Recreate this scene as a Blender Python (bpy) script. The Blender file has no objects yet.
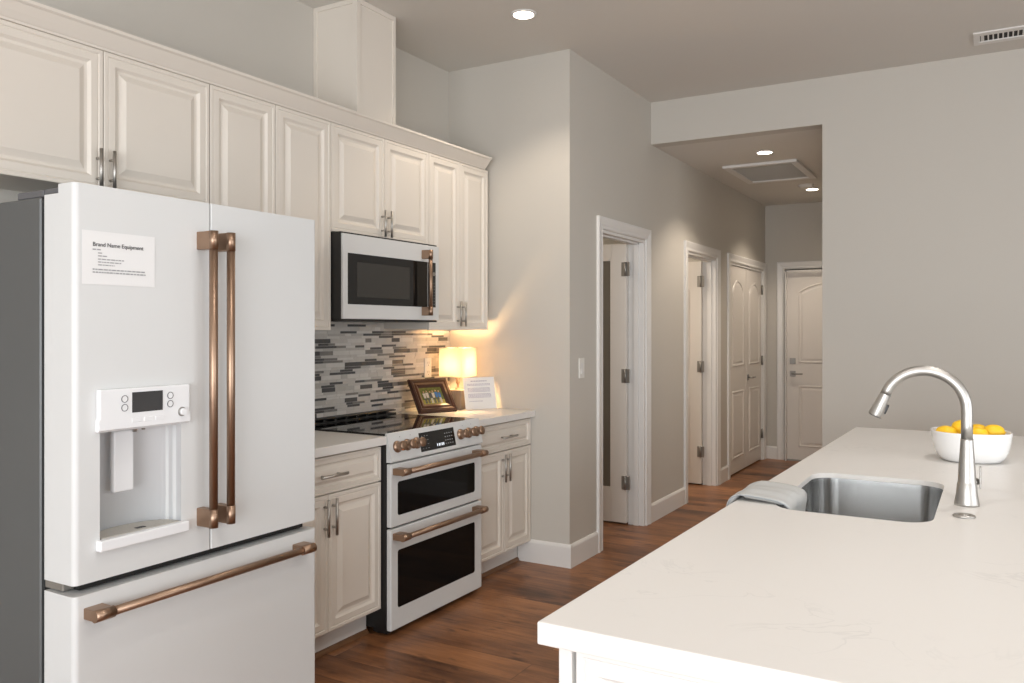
import bpy, bmesh, math, random
from mathutils import Vector, Matrix
R = math.radians
random.seed(7)
SC = bpy.context.scene
COL = SC.collection

# ------------------------------------------------------------------ camera
cd = bpy.data.cameras.new('camera'); cam = bpy.data.objects.new('camera', cd); COL.objects.link(cam)
cd.sensor_width = 36.0; cd.lens = 826.0 / 1024 * 36; cd.shift_y = -12.0 / 1024
cd.clip_start = .05; cd.clip_end = 60
cam.location = (0, 0, 1.40); cam.rotation_euler = (R(90), 0, math.atan(483 / 826))
SC.camera = cam
# ------------------------------------------------------------------ world, light, exposure
w = bpy.data.worlds.new('world'); SC.world = w; w.use_nodes = True
w.node_tree.nodes['Background'].inputs[0].default_value = (.75, .86, 1, 1)
w.node_tree.nodes['Background'].inputs[1].default_value = 1.2
SC.view_settings.view_transform = 'Standard'; SC.view_settings.look = 'None'
SC.view_settings.gamma = 1; SC.view_settings.use_curve_mapping = False
SC.view_settings.exposure = 0.0

def area(name, loc, rot, sx, sy, power, col):
    l = bpy.data.lights.new(name, 'AREA'); l.shape = 'RECTANGLE'; l.size = sx; l.size_y = sy
    l.energy = power; l.color = col
    o = bpy.data.objects.new(name, l); COL.objects.link(o); o.location = loc; o.rotation_euler = rot
    return o
# daylight entering by the glazed openings of the wall behind the camera and of the right wall
area('daylight_patio', (0.5, -3.45, 1.30), (R(90), 0, 0), 4.6, 2.3, 290, (.955, .98, 1.0))
area('daylight_window', (3.95, 1.3, 1.45), (R(90), 0, R(90)), 4.4, 1.9, 105, (.98, .99, 1.0))

# ------------------------------------------------------------------ materials
def new_mat(name):
    m = bpy.data.materials.new(name); m.use_nodes = True
    return m, m.node_tree, m.node_tree.nodes['Principled BSDF']
def mat(name, col, rough=.5, metal=0, bump=0, bscale=200, spec=None, emit=None, var=0, vscale=3, coat=0):
    m, nt, b = new_mat(name)
    b.inputs['Base Color'].default_value = (*col, 1); b.inputs['Roughness'].default_value = rough
    b.inputs['Metallic'].default_value = metal
    if spec is not None: b.inputs['Specular IOR Level'].default_value = spec
    if coat: b.inputs['Coat Weight'].default_value = coat; b.inputs['Coat Roughness'].default_value = .05
    if emit: b.inputs['Emission Color'].default_value = (*emit[0], 1); b.inputs['Emission Strength'].default_value = emit[1]
    tc = nt.nodes.new('ShaderNodeTexCoord')
    n = nt.nodes.new('ShaderNodeTexNoise'); n.inputs['Scale'].default_value = vscale if not bump else bscale
    n.inputs['Detail'].default_value = 3; nt.links.new(tc.outputs['Object'], n.inputs['Vector'])
    if bump:
        bp = nt.nodes.new('ShaderNodeBump'); bp.inputs['Strength'].default_value = bump; bp.inputs['Distance'].default_value = .002
        nt.links.new(n.outputs['Fac'], bp.inputs['Height']); nt.links.new(bp.outputs[0], b.inputs['Normal'])
    if var:
        n2 = nt.nodes.new('ShaderNodeTexNoise'); n2.inputs['Scale'].default_value = vscale; n2.inputs['Detail'].default_value = 2
        nt.links.new(tc.outputs['Object'], n2.inputs['Vector'])
        mx = nt.nodes.new('ShaderNodeMixRGB'); mx.inputs[1].default_value = (*col, 1)
        mx.inputs[2].default_value = (*[c * (1 - var) for c in col], 1)
        nt.links.new(n2.outputs['Fac'], mx.inputs[0]); nt.links.new(mx.outputs[0], b.inputs['Base Color'])
    return m
def brushed(name, col, rough, axis, metal=1.0):
    m, nt, b = new_mat(name)
    b.inputs['Base Color'].default_value = (*col, 1); b.inputs['Metallic'].default_value = metal
    tc = nt.nodes.new('ShaderNodeTexCoord'); mp = nt.nodes.new('ShaderNodeMapping')
    sc = [400, 400, 400]; sc[axis] = 6; mp.inputs['Scale'].default_value = sc
    n = nt.nodes.new('ShaderNodeTexNoise'); n.inputs['Scale'].default_value = 1; n.inputs['Detail'].default_value = 2
    nt.links.new(tc.outputs['Object'], mp.inputs[0]); nt.links.new(mp.outputs[0], n.inputs['Vector'])
    mr = nt.nodes.new('ShaderNodeMapRange'); mr.inputs['To Min'].default_value = rough * .8; mr.inputs['To Max'].default_value = rough * 1.2
    nt.links.new(n.outputs['Fac'], mr.inputs['Value']); nt.links.new(mr.outputs[0], b.inputs['Roughness'])
    return m

WALL = mat('wall_paint', (.55, .52, .468), .75, bump=.12, bscale=260)
CEIL = mat('ceiling_paint', (.66, .635, .59), .85, bump=.15, bscale=180)
TRIM = mat('trim_paint', (.755, .74, .715), .38, var=.03)
CAB = mat('cabinet_paint', (.735, .68, .605), .4, var=.03, vscale=5)
SHADOWGAP = mat('cabinet_inside', (.45, .40, .34), .6)
DOORP = mat('door_paint', (.74, .70, .65), .42, var=.03)
WHITEAP = mat('appliance_matte_white', (.665, .675, .67), .42, var=.02, vscale=4)
WHITEGL = mat('appliance_gloss_white', (.80, .81, .82), .18, var=.02)
DGREY = mat('fridge_side_grey', (.12, .125, .125), .45, metal=.35, bump=.1, bscale=500)
BLACK = mat('black_plastic', (.012, .012, .012), .4, var=.2)
GLASSK = mat('black_glass', (.008, .008, .008), .04, var=.1, spec=.45)
OVENG = mat('oven_glass', (.006, .006, .006), .05, var=.1, spec=.12)
MWWIN = mat('microwave_mesh_window', (.035, .034, .031), .25, bump=.1, bscale=900)
COPPER = brushed('brushed_bronze', (.375, .255, .18), .40, 1)
COPPERV = brushed('brushed_bronze_vertical', (.375, .255, .18), .40, 2)
STEEL = brushed('brushed_nickel', (.46, .44, .41), .42, 2)
HINGE = mat('hinge_nickel', (.36, .345, .32), .42, metal=.8, var=.1)
SINKM = brushed('sink_steel', (.52, .52, .515), .2, 2)
FAUC = brushed('faucet_steel', (.49, .475, .45), .42, 2)
DISP = mat('display_grey', (.05, .05, .052), .15, var=.1)
LIT = mat('lit_digits', (.8, .85, .9), .4, emit=((.8, .9, 1), .5), var=.02)
PAPER = mat('paper_white', (.77, .77, .765), .7, var=.02)
INK = mat('printed_ink', (.06, .06, .065), .6, var=.1)
INKG = mat('printed_ink_grey', (.34, .34, .35), .6, var=.1)
INKP = mat('printed_ink_violet', (.40, .38, .48), .6, var=.1)
FRAMEW = mat('dark_cherry_wood', (.050, .015, .009), .35, var=.4, vscale=20)
PLASTIC = mat('switch_plate_plastic', (.78, .76, .71), .35, var=.02)
TOWEL = mat('grey_towel', (.47, .475, .465), .95, bump=.5, bscale=700)
PIPING = mat('towel_hem', (.30, .32, .34), .9, bump=.3, bscale=700)
CERAM = mat('white_ceramic', (.86, .86, .855), .15, var=.02)
LEMON = mat('lemon_peel', (.93, .56, .015), .38, bump=.5, bscale=330)
GASKET = mat('grey_rubber', (.12, .12, .125), .6, var=.1)
BULB = mat('lamp_lens_glow', (1, .9, .75), .4, emit=((1, .90, .74), 14), var=.01)
GRILLE = mat('grille_mesh_grey', (.47, .45, .41), .7, bump=.8, bscale=160)
DARK = mat('vent_slot_shade', (.02, .02, .02), .8, var=.1)
FROST = mat('frosted_glass', (.17, .15, .12), .35, var=.15, vscale=2)
QRND = mat('quarter_round_wood', (.22, .105, .045), .45, var=.4, vscale=12)

def m_floor():
    m, nt, b = new_mat('walnut_plank_floor')
    L = nt.links.new
    tc = nt.nodes.new('ShaderNodeTexCoord')
    def noise(scale, detail, rough=.6, vec=None):
        mp = nt.nodes.new('ShaderNodeMapping'); mp.inputs['Scale'].default_value = scale
        L(vec or tc.outputs['Object'], mp.inputs[0])
        n = nt.nodes.new('ShaderNodeTexNoise'); n.inputs['Scale'].default_value = 1; n.inputs['Detail'].default_value = detail
        n.inputs['Roughness'].default_value = rough
        L(mp.outputs[0], n.inputs['Vector']); return n
    br = nt.nodes.new('ShaderNodeTexBrick')
    br.inputs['Scale'].default_value = 1; br.inputs['Brick Width'].default_value = 1.22; br.inputs['Row Height'].default_value = .178
    br.inputs['Mortar Size'].default_value = .0012; br.inputs['Mortar Smooth'].default_value = .3
    br.inputs['Color1'].default_value = (0, 0, 0, 1); br.inputs['Color2'].default_value = (1, 1, 1, 1)
    br.inputs['Mortar'].default_value = (0.5, .5, .5, 1); br.offset = .37
    L(tc.outputs['Object'], br.inputs['Vector'])
    # shift the grain of each plank by its own random value
    add = nt.nodes.new('ShaderNodeVectorMath'); add.operation = 'MULTIPLY_ADD'
    L(br.outputs['Color'], add.inputs[0]); add.inputs[1].default_value = (7, 3, 11); L(tc.outputs['Object'], add.inputs[2])
    gr = noise((3.0, 42, 1), 8, .72, add.outputs[0])
    cl = noise((2.0, 5.5, 1), 3, .55, add.outputs[0])
    kn = noise((7, 19, 1), 3, .5, add.outputs[0])
    ramp = nt.nodes.new('ShaderNodeValToRGB')
    e = ramp.color_ramp.elements
    e[0].position = .33; e[0].color = (.050, .021, .011, 1)
    e[1].position = .70; e[1].color = (.38, .165, .065, 1)
    k = e.new(.5); k.color = (.195, .083, .036, 1)
    mx = nt.nodes.new('ShaderNodeMath'); mx.operation = 'MULTIPLY_ADD'; mx.inputs[1].default_value = .42
    sub = nt.nodes.new('ShaderNodeMath'); sub.operation = 'MULTIPLY'; sub.inputs[1].default_value = .62
    L(cl.outputs['Fac'], sub.inputs[0]); L(gr.outputs['Fac'], mx.inputs[0]); L(sub.outputs[0], mx.inputs[2])
    pl = nt.nodes.new('ShaderNodeMath'); pl.operation = 'MULTIPLY_ADD'; pl.inputs[1].default_value = .13
    sep = nt.nodes.new('ShaderNodeSeparateColor'); L(br.outputs['Color'], sep.inputs[0]); L(sep.outputs[0], pl.inputs[0]); L(mx.outputs[0], pl.inputs[2])
    of = nt.nodes.new('ShaderNodeMath'); of.operation = 'SUBTRACT'; of.inputs[1].default_value = .05; L(pl.outputs[0], of.inputs[0])
    L(of.outputs[0], ramp.inputs[0])
    kr = nt.nodes.new('ShaderNodeValToRGB'); kr.color_ramp.elements[0].position = .60; kr.color_ramp.elements[1].position = .72
    L(kn.outputs['Fac'], kr.inputs[0])
    km = nt.nodes.new('ShaderNodeMixRGB'); km.blend_type = 'MIX'; km.inputs[2].default_value = (.045, .02, .012, 1)
    kf = nt.nodes.new('ShaderNodeMath'); kf.operation = 'MULTIPLY'; kf.inputs[1].default_value = .65; L(kr.outputs[0], kf.inputs[0])
    L(kf.outputs[0], km.inputs[0]); L(ramp.outputs[0], km.inputs[1])
    mm = nt.nodes.new('ShaderNodeMixRGB'); mm.inputs[2].default_value = (.045, .02, .011, 1)
    L(br.outputs['Fac'], mm.inputs[0]); L(km.outputs[0], mm.inputs[1]); L(mm.outputs[0], b.inputs['Base Color'])
    b.inputs['Roughness'].default_value = .36; b.inputs['Specular IOR Level'].default_value = .35
    bp = nt.nodes.new('ShaderNodeBump'); bp.inputs['Strength'].default_value = .18; bp.inputs['Distance'].default_value = .003
    L(gr.outputs['Fac'], bp.inputs['Height']); L(bp.outputs[0], b.inputs['Normal'])
    return m
FLOOR = m_floor()
def m_quartz():
    m, nt, b = new_mat('white_quartz')
    L = nt.links.new
    tc = nt.nodes.new('ShaderNodeTexCoord')
    n = nt.nodes.new('ShaderNodeTexNoise'); n.inputs['Scale'].default_value = 5.5; n.inputs['Detail'].default_value = 4; n.inputs['Distortion'].default_value = 1.2
    L(tc.outputs['Object'], n.inputs['Vector'])
    r = nt.nodes.new('ShaderNodeValToRGB'); e = r.color_ramp.elements
    base = (.735, .715, .685, 1)
    e[0].position = 0; e[0].color = base; e[1].position = 1; e[1].color = base
    a = e.new(.485); a.color = base; v = e.new(.497); v.color = (.655, .64, .615, 1); c = e.new(.51); c.color = base
    L(n.outputs['Fac'], r.inputs[0])
    n2 = nt.nodes.new('ShaderNodeTexNoise'); n2.inputs['Scale'].default_value = 2.3; n2.inputs['Detail'].default_value = 2
    L(tc.outputs['Object'], n2.inputs['Vector'])
    rr = nt.nodes.new('ShaderNodeValToRGB'); rr.color_ramp.elements[0].position = .52; rr.color_ramp.elements[1].position = .68
    L(n2.outputs['Fac'], rr.inputs[0])
    mx = nt.nodes.new('ShaderNodeMixRGB'); mx.inputs[1].default_value = base
    L(rr.outputs[0], mx.inputs[0]); L(r.outputs[0], mx.inputs[2]); L(mx.outputs[0], b.inputs['Base Color'])
    b.inputs['Roughness'].default_value = .32
    return m
QUARTZ = m_quartz()
def m_wood(name, c1, c2, scale):
    m, nt, b = new_mat(name); L = nt.links.new
    tc = nt.nodes.new('ShaderNodeTexCoord'); mp = nt.nodes.new('ShaderNodeMapping'); mp.inputs['Scale'].default_value = scale
    n = nt.nodes.new('ShaderNodeTexNoise'); n.inputs['Scale'].default_value = 1; n.inputs['Detail'].default_value = 4
    L(tc.outputs['Object'], mp.inputs[0]); L(mp.outputs[0], n.inputs['Vector'])
    mx = nt.nodes.new('ShaderNodeMixRGB'); mx.inputs[1].default_value = (*c1, 1); mx.inputs[2].default_value = (*c2, 1)
    L(n.outputs['Fac'], mx.inputs[0]); L(mx.outputs[0], b.inputs['Base Color']); b.inputs['Roughness'].default_value = .6
    return m
LAMPW = m_wood('weathered_grey_wood', (.10, .075, .055), (.36, .30, .24), (60, 60, 5))
def m_shade():
    m = bpy.data.materials.new('linen_lamp_shade'); m.use_nodes = True; nt = m.node_tree; nt.nodes.clear(); L = nt.links.new
    o = nt.nodes.new('ShaderNodeOutputMaterial')
    tc = nt.nodes.new('ShaderNodeTexCoord'); n = nt.nodes.new('ShaderNodeTexNoise'); n.inputs['Scale'].default_value = 300
    L(tc.outputs['Object'], n.inputs['Vector'])
    mx = nt.nodes.new('ShaderNodeMixRGB'); mx.inputs[1].default_value = (.88, .84, .72, 1); mx.inputs[2].default_value = (.80, .74, .60, 1)
    L(n.outputs['Fac'], mx.inputs[0])
    d = nt.nodes.new('ShaderNodeBsdfDiffuse'); t = nt.nodes.new('ShaderNodeBsdfTranslucent')
    L(mx.outputs[0], d.inputs[0]); t.inputs[0].default_value = (.23, .185, .125, 1)
    s = nt.nodes.new('ShaderNodeMixShader'); s.inputs[0].default_value = .33
    L(d.outputs[0], s.inputs[1]); L(t.outputs[0], s.inputs[2]); L(s.outputs[0], o.inputs[0])
    return m
SHADE = m_shade()
TILES = [mat('tile_pale_marble', (.60, .575, .535), .25, var=.2, vscale=30), mat('tile_light_grey', (.52, .50, .465), .25, var=.2, vscale=25),
         mat('tile_white', (.66, .64, .60), .25, var=.15, vscale=30), mat('tile_charcoal', (.085, .085, .088), .3, var=.3, vscale=20),
         mat('tile_mid_grey', (.24, .23, .215), .3, var=.4, vscale=40), mat('tile_grout', (.50, .49, .465), .8, var=.1)]

# ------------------------------------------------------------------ mesh helpers
def B(): return bmesh.new()
def box(bm, x0, x1, y0, y1, z0, z1, bev=0, seg=2, mi=0, rot=None, edges=None):
    t = bmesh.new()
    bmesh.ops.create_cube(t, size=1)
    for v in t.verts:
        v.co = Vector(((x0 + x1) / 2 + v.co.x * (x1 - x0), (y0 + y1) / 2 + v.co.y * (y1 - y0), (z0 + z1) / 2 + v.co.z * (z1 - z0)))
    if bev:
        es = list(t.edges)
        if edges == 'z': es = [e for e in es if abs(e.verts[0].co.z - e.verts[1].co.z) > 1e-6]
        bmesh.ops.bevel(t, geom=es, offset=bev, segments=seg, profile=.5, affect='EDGES')
    if rot is not None: bmesh.ops.transform(t, matrix=rot, verts=t.verts)
    add(bm, t, mi); return bm
def add(bm, t, mi=None):
    vm = {}
    for v in t.verts: vm[v] = bm.verts.new(v.co)
    for f in t.faces:
        try: g = bm.faces.new([vm[v] for v in f.verts])
        except ValueError: continue
        g.material_index = f.material_index if mi is None else mi; g.smooth = f.smooth
    t.free()
def sweep(bm, pts, rad, seg=16, caps=True, mi=0, sy=1.0):
    pts = [Vector(p) for p in pts]
    if not isinstance(rad, (list, tuple)): rad = [rad] * len(pts)
    rings = []; up = None
    for i, p in enumerate(pts):
        d = (pts[min(i + 1, len(pts) - 1)] - pts[max(i - 1, 0)]).normalized()
        if up is None:
            up = Vector((0, 1, 0)) if abs(d.y) < .9 else Vector((0, 0, 1))
        a = d.cross(up).normalized(); b = a.cross(d).normalized(); up = b
        rings.append([bm.verts.new(p + (a * math.cos(2 * math.pi * k / seg) + b * sy * math.sin(2 * math.pi * k / seg)) * rad[i]) for k in range(seg)])
    for i in range(len(rings) - 1):
        for k in range(seg):
            f = bm.faces.new((rings[i][k], rings[i][(k + 1) % seg], rings[i + 1][(k + 1) % seg], rings[i + 1][k])); f.smooth = True; f.material_index = mi
    if caps:
        bm.faces.new(list(reversed(rings[0]))).material_index = mi; bm.faces.new(rings[-1]).material_index = mi
    return bm
def cyl(bm, p0, p1, r0, r1=None, seg=20, mi=0): return sweep(bm, [p0, p1], [r0, r0 if r1 is None else r1], seg, mi=mi)
def lathe(bm, prof, seg=32, mi=0, origin=(0, 0, 0), M=None):
    """prof = [(r, z)...]; rotates about z"""
    rings = []
    for r, z in prof:
        ring = []
        n = 1 if r < 1e-6 else seg
        for k in range(n):
            a = 2 * math.pi * k / seg
            co = Vector((r * math.cos(a), r * math.sin(a), z))
            if M is not None: co = M @ co
            ring.append(bm.verts.new(co + Vector(origin)))
        rings.append(ring)
    for i in range(len(rings) - 1):
        A, C = rings[i], rings[i + 1]
        for k in range(seg):
            k2 = (k + 1) % seg
            if len(A) == 1 and len(C) == 1: break
            if len(A) == 1: f = bm.faces.new((A[0], C[k2], C[k]))
            elif len(C) == 1: f = bm.faces.new((A[k], A[k2], C[0]))
            else: f = bm.faces.new((A[k], A[k2], C[k2], C[k]))
            f.smooth = True; f.material_index = mi
    return bm
def prism(bm, poly, axis, a0, a1, mi=0, smooth=False):
    """poly: 2-D points in the two other axes (cyclic order), extruded along axis"""
    def mk(p, a):
        return {'x': (a, p[0], p[1]), 'y': (p[0], a, p[1]), 'z': (p[0], p[1], a)}[axis]
    A = [bm.verts.new(mk(p, a0)) for p in poly]; C = [bm.verts.new(mk(p, a1)) for p in poly]
    n = len(poly)
    bm.faces.new(A).material_index = mi; bm.faces.new(list(reversed(C))).material_index = mi
    for i in range(n):
        f = bm.faces.new((A[i], C[i], C[(i + 1) % n], A[(i + 1) % n])); f.material_index = mi; f.smooth = smooth
    return bm
ORG = {}
def wpos(o):
    p = Vector((0, 0, 0))
    while o is not None: p = p + o.location; o = o.parent
    return p
def obj(name, bm, m, parent=None, local=False, kind=None, label=None, keepn=False):
    """link bm as one mesh; coordinates are world ones unless local"""
    if not keepn: bmesh.ops.recalc_face_normals(bm, faces=bm.faces)
    if parent is not None and not local:
        bmesh.ops.translate(bm, verts=bm.verts, vec=-wpos(parent))
    me = bpy.data.meshes.new(name); bm.to_mesh(me); bm.free()
    for k in (m if isinstance(m, (list, tuple)) else [m]): me.materials.append(k)
    o = bpy.data.objects.new(name, me); COL.objects.link(o)
    if parent is not None: o.parent = parent
    if kind: o['kind'] = kind
    if label: o['label'] = label
    return o
def tag(o, label, cat, group=None):
    o['label'] = label; o['category'] = cat
    if group: o['group'] = group
    return o
def thing(name, label, cat, loc=(0, 0, 0), rotz=0, group=None):
    o = bpy.data.objects.new(name, None); COL.objects.link(o); o.empty_display_size = .05
    o.location = loc; o.rotation_euler = (0, 0, rotz)
    return tag(o, label, cat, group)
def struct(name, bm, m, parent=None): return obj(name, bm, m, parent, kind='structure' if parent is None else None)
def cut(o, cbm):
    """subtract the closed mesh cbm (world/local same as o) from o, applied"""
    bmesh.ops.recalc_face_normals(cbm, faces=cbm.faces)
    me = bpy.data.meshes.new('cutter'); cbm.to_mesh(me); cbm.free()
    c = bpy.data.objects.new('cutter', me); COL.objects.link(c)
    par = o.parent
    if par is not None: o.parent = None
    md = o.modifiers.new('b', 'BOOLEAN'); md.operation = 'DIFFERENCE'; md.solver = 'EXACT'; md.object = c
    bpy.context.view_layer.update()
    dg = bpy.context.evaluated_depsgraph_get()
    nm = bpy.data.meshes.new_from_object(o.evaluated_get(dg)); o.modifiers.remove(md)
    old = o.data; o.data = nm; nm.name = o.name
    bpy.data.objects.remove(c); bpy.data.meshes.remove(me)
    if par is not None: o.parent = par
def copy_tree(o, parent=None):
    c = o.copy(); COL.objects.link(c); c.parent = parent
    for ch in list(o.children): copy_tree(ch, c)
    return c
def text_bm(s, size, bold=0.0, ext=.0003):
    cu = bpy.data.curves.new('t', 'FONT'); cu.body = s; cu.size = size; cu.offset = bold; cu.extrude = ext; cu.align_x = 'LEFT'
    o = bpy.data.objects.new('t', cu); COL.objects.link(o); bpy.context.view_layer.update()
    me = bpy.data.meshes.new_from_object(o.evaluated_get(bpy.context.evaluated_depsgraph_get()))
    bm = bmesh.new(); bm.from_mesh(me); bpy.data.objects.remove(o); bpy.data.curves.remove(cu); bpy.data.meshes.remove(me)
    for f in bm.faces: f.smooth = False
    return bm

# ------------------------------------------------------------------ the room
XW, XH, XR = -3.02, -2.157, -.975       # kitchen wall, hall left wall, hall right wall
YP, YF, YE, YB = 4.36, 5.69, 9.146, -3.2
XE, ZC, ZH = 3.6, 3.048, 2.743
b = B(); box(b, -5.2, XE + .15, YB - .15, YE + .12, -.1, 0); struct('floor', b, FLOOR)
b = B(); box(b, -5.2, XE + .15, YB - .15, YF + .12, ZC, ZC + .12); struct('ceiling', b, CEIL)
b = B(); box(b, -5.2, XR + .12, YF + .12, YE + .12, ZH, ZH + .12); struct('ceiling_hall', b, CEIL)
b = B(); box(b, XW - .12, XW, YB, YP, 0, ZC); struct('wall_left', b, WALL)
# pillar wall facing the camera, and the hallway's left wall with its three door openings
OP = [(4.82, 5.57), (6.50, 7.32), (7.74, 9.04)]; ZO = 2.035
b = B(); box(b, XW, XH, YP, YP + .12, 0, ZC); struct('wall_pillar', b, WALL)
b = B()
ys = [YP + .12, OP[0][0], OP[0][1], YF + .12, YF + .12] + [y for o_ in OP[1:] for y in o_] + [YE]
for i in range(0, len(ys), 2):
    box(b, XH - .12, XH, ys[i], ys[i + 1], 0, ZC if ys[i + 1] < YF + .2 else ZH)
for a, c in OP: box(b, XH - .12, XH, a, c, ZO, ZC if c < YF else ZH)
struct('wall_hall_left', b, WALL)
b = B(); box(b, XH, XR, YF, YF + .12, ZH, ZC); box(b, XR, XE, YF, YF + .12, 0, ZC); struct('wall_far', b, WALL)
b = B(); box(b, XR, XR + .12, YF + .12, YE, 0, ZH); struct('wall_hall_right', b, WALL)
b = B(); box(b, -5.2, XR + .12, YE, YE + .12, 0, ZH); struct('wall_hall_end', b, WALL)
# small rooms beyond the open hall doors
b = B(); box(b, -5.2, -5.08, YP + .12, YE, 0, ZH); box(b, -5.08, XH - .12, 7.5, 7.6, 0, ZH); box(b, -5.08, XH - .12, 6.0, 6.1, 0, ZH)
box(b, -5.2, XW, YP, YP + .12, 0, ZC)
struct('wall_side_rooms', b, WALL)
b = B(); box(b, -5.08, XH - .12, YP + .12, YF + .12, ZH - .1, ZH); struct('ceiling_side_room', b, CEIL)
# wall behind the camera with a wide patio door, right wall with a long window
b = B()
box(b, XW, -1.8, YB - .12, YB, 0, ZC); box(b, 2.8, XE, YB - .12, YB, 0, ZC); box(b, -1.8, 2.8, YB - .12, YB, 2.45, ZC)
struct('wall_back', b, WALL)
b = B()
box(b, XE, XE + .12, YB, -.9, 0, ZC); box(b, XE, XE + .12, 3.5, YF + .12, 0, ZC)
box(b, XE, XE + .12, -.9, 3.5, 0, .5); box(b, XE, XE + .12, -.9, 3.5, 2.4, ZC)
struct('wall_right', b, WALL)
b = B()
for x in (-1.8, -.68, .44, 1.62, 2.74): box(b, x, x + .06, YB - .1, YB - .04, 0.05, 2.45)
box(b, -1.8, 2.8, YB - .1, YB - .04, 0, .06); box(b, -1.8, 2.8, YB - .1, YB - .04, 2.39, 2.45); struct('window_1', b, TRIM)
b = B()
for y in (-.9, .55, 2.0, 3.44): box(b, XE + .04, XE + .1, y, y + .06, .5, 2.4)
box(b, XE + .04, XE + .1, -.9, 3.5, .5, .56); box(b, XE + .04, XE + .1, -.9, 3.5, 2.34, 2.4); struct('window_2', b, TRIM)

# baseboards
def base_profile(d0, sgn):    # (offset from wall, height)
    return [(d0, 0), (d0 + sgn * .014, 0), (d0 + sgn * .014, .118), (d0 + sgn * .011, .126), (d0 + sgn * .005, .134), (d0, .136)]
CW = .08
b = B(); prism(b, base_profile(YP, -1), 'x', -2.50, XH + .014); struct('baseboard_pillar', b, TRIM)
b = B()
for a, c in ((YP, OP[0][0] - CW), (OP[0][1] + CW, OP[1][0] - CW), (OP[1][1] + CW, OP[2][0] - CW)):
    prism(b, base_profile(XH, 1), 'y', a, c)
struct('baseboard_hall_left', b, TRIM)
b = B(); prism(b, base_profile(YE, -1), 'x', XH, -2.03); struct('baseboard_hall_end', b, TRIM)
b = B(); prism(b, base_profile(YF, -1), 'x', XR, XE); struct('baseboard_far', b, TRIM)

# door casings: stepped profile mitred round the opening
def casing(n, a, c, top, plane, axis, sgn, wall_t):
    b = B(); w_ = CW
    prof = [(0.004, 0), (0.004, .010), (.012, .014), (.030, .011), (.050, .016), (.070, .020), (w_, .018), (w_, 0)]
    def pt(u, z, d): return (plane + sgn * d, u, z) if axis == 'y' else (u, plane + sgn * d, z)
    loops = []
    for o_, d in prof:
        loops.append([b.verts.new(pt(a - o_, 0, d)), b.verts.new(pt(a - o_, top + o_, d)), b.verts.new(pt(c + o_, top + o_, d)), b.verts.new(pt(c + o_, 0, d))])
    for i in range(len(loops)):
        j = (i + 1) % len(loops)
        for k in range(3):
            b.faces.new((loops[i][k], loops[i][k + 1], loops[j][k + 1], loops[j][k]))
    for k in (0, 3): b.faces.new([l[k] for l in loops])
    # jamb lining
    t = .018
    def bx(u0, u1, z0, z1, d0=-wall_t, d1=.0, ):
        lo, hi = sorted((plane + sgn * d0, plane + sgn * d1))
        if axis == 'y': box(b, lo, hi, u0, u1, z0, z1)
        else: box(b, u0, u1, lo, hi, z0, z1)
    bx(a, a + t, 0, top - t); bx(c - t, c, 0, top - t); bx(a, c, top - t, top)
    # stop
    bx(a + t, a + t + .011, 0, top - t, -wall_t + .045, -wall_t + .08); bx(c - t - .011, c - t, 0, top - t, -wall_t + .045, -wall_t + .08)
    bx(a + t, c - t, top - t - .011, top - t, -wall_t + .045, -wall_t + .08)
    struct('trim_%d' % n, b, TRIM)
for i, (a, c) in enumerate(OP): casing(i + 1, a, c, ZO, XH, 'y', 1, .12)
casing(4, -1.95, -1.03, ZO + .01, YE, 'x', -1, .0001)

# ------------------------------------------------------------------ hall doors
def offset_loop(pts, d):
    n = len(pts); out = []
    for i in range(n):
        p0, p1, p2 = Vector(pts[i - 1]), Vector(pts[i]), Vector(pts[(i + 1) % n])
        e1 = (p1 - p0).normalized(); e2 = (p2 - p1).normalized()
        n1 = Vector((-e1.y, e1.x)); n2 = Vector((-e2.y, e2.x))
        m = (n1 + n2); m = m / max(m.length_squared / 2, .3) 
        out.append(tuple(p1 + m * d))
    return out
def ring_panel(bm, pts, prof, yf, sgn):
    """raised moulding on a slab face at y=yf; pts counter-clockwise seen with +x right, +z up"""
    loops = []
    for d, h in prof:
        lp = offset_loop(pts, d)
        loops.append([bm.verts.new((p[0], yf + sgn * h, p[1])) for p in lp])
    for i in range(len(loops) - 1):
        n = len(pts)
        for k in range(n):
            f = bm.faces.new((loops[i][k], loops[i][(k + 1) % n], loops[i + 1][(k + 1) % n], loops[i + 1][k]))
    bm.faces.new(loops[-1])
PROF = [(-.001, 0), (.004, .007), (.012, .008), (.018, .001), (.030, .001), (.046, .006), (.05, .006)]
def arch(x0, x1, z0, z1, rise, n=14):
    pts = [(x0, z0), (x1, z0), (x1, z1 - rise)]
    for k in range(1, n):
        t = k / n; x = x1 + (x0 - x1) * t
        pts.append((x, z1 - rise + rise * math.sin(math.pi * t) ** .8))
    pts.append((x0, z1 - rise)); return pts
def slab_panels(w_, h_, side_x, t=.035, rise=.12):
    bm = B(); box(bm, 0, w_, 0, t, 0, h_)
    for yf, sg in ((0, -1), (t, 1)):
        ring_panel(bm, [(side_x, .14), (w_ - side_x, .14), (w_ - side_x, .79), (side_x, .79)], PROF, yf, sg)
        ring_panel(bm, arch(side_x, w_ - side_x, 1.03, h_ - .135, rise), PROF, yf, sg)
    return bm
def hinge(parent, p, rotz=0):
    bm = B(); cyl(bm, (0, -.008, -.05), (0, -.008, .05), .007, seg=10); box(bm, -.032, -.002, -.002, .002, -.05, .05, .002, 1); box(bm, .002, .032, -.002, .002, -.05, .05, .002, 1)
    o = obj('hinge', bm, HINGE, parent, local=True); o.location = p; o.rotation_euler = (0, 0, rotz); return o
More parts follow.
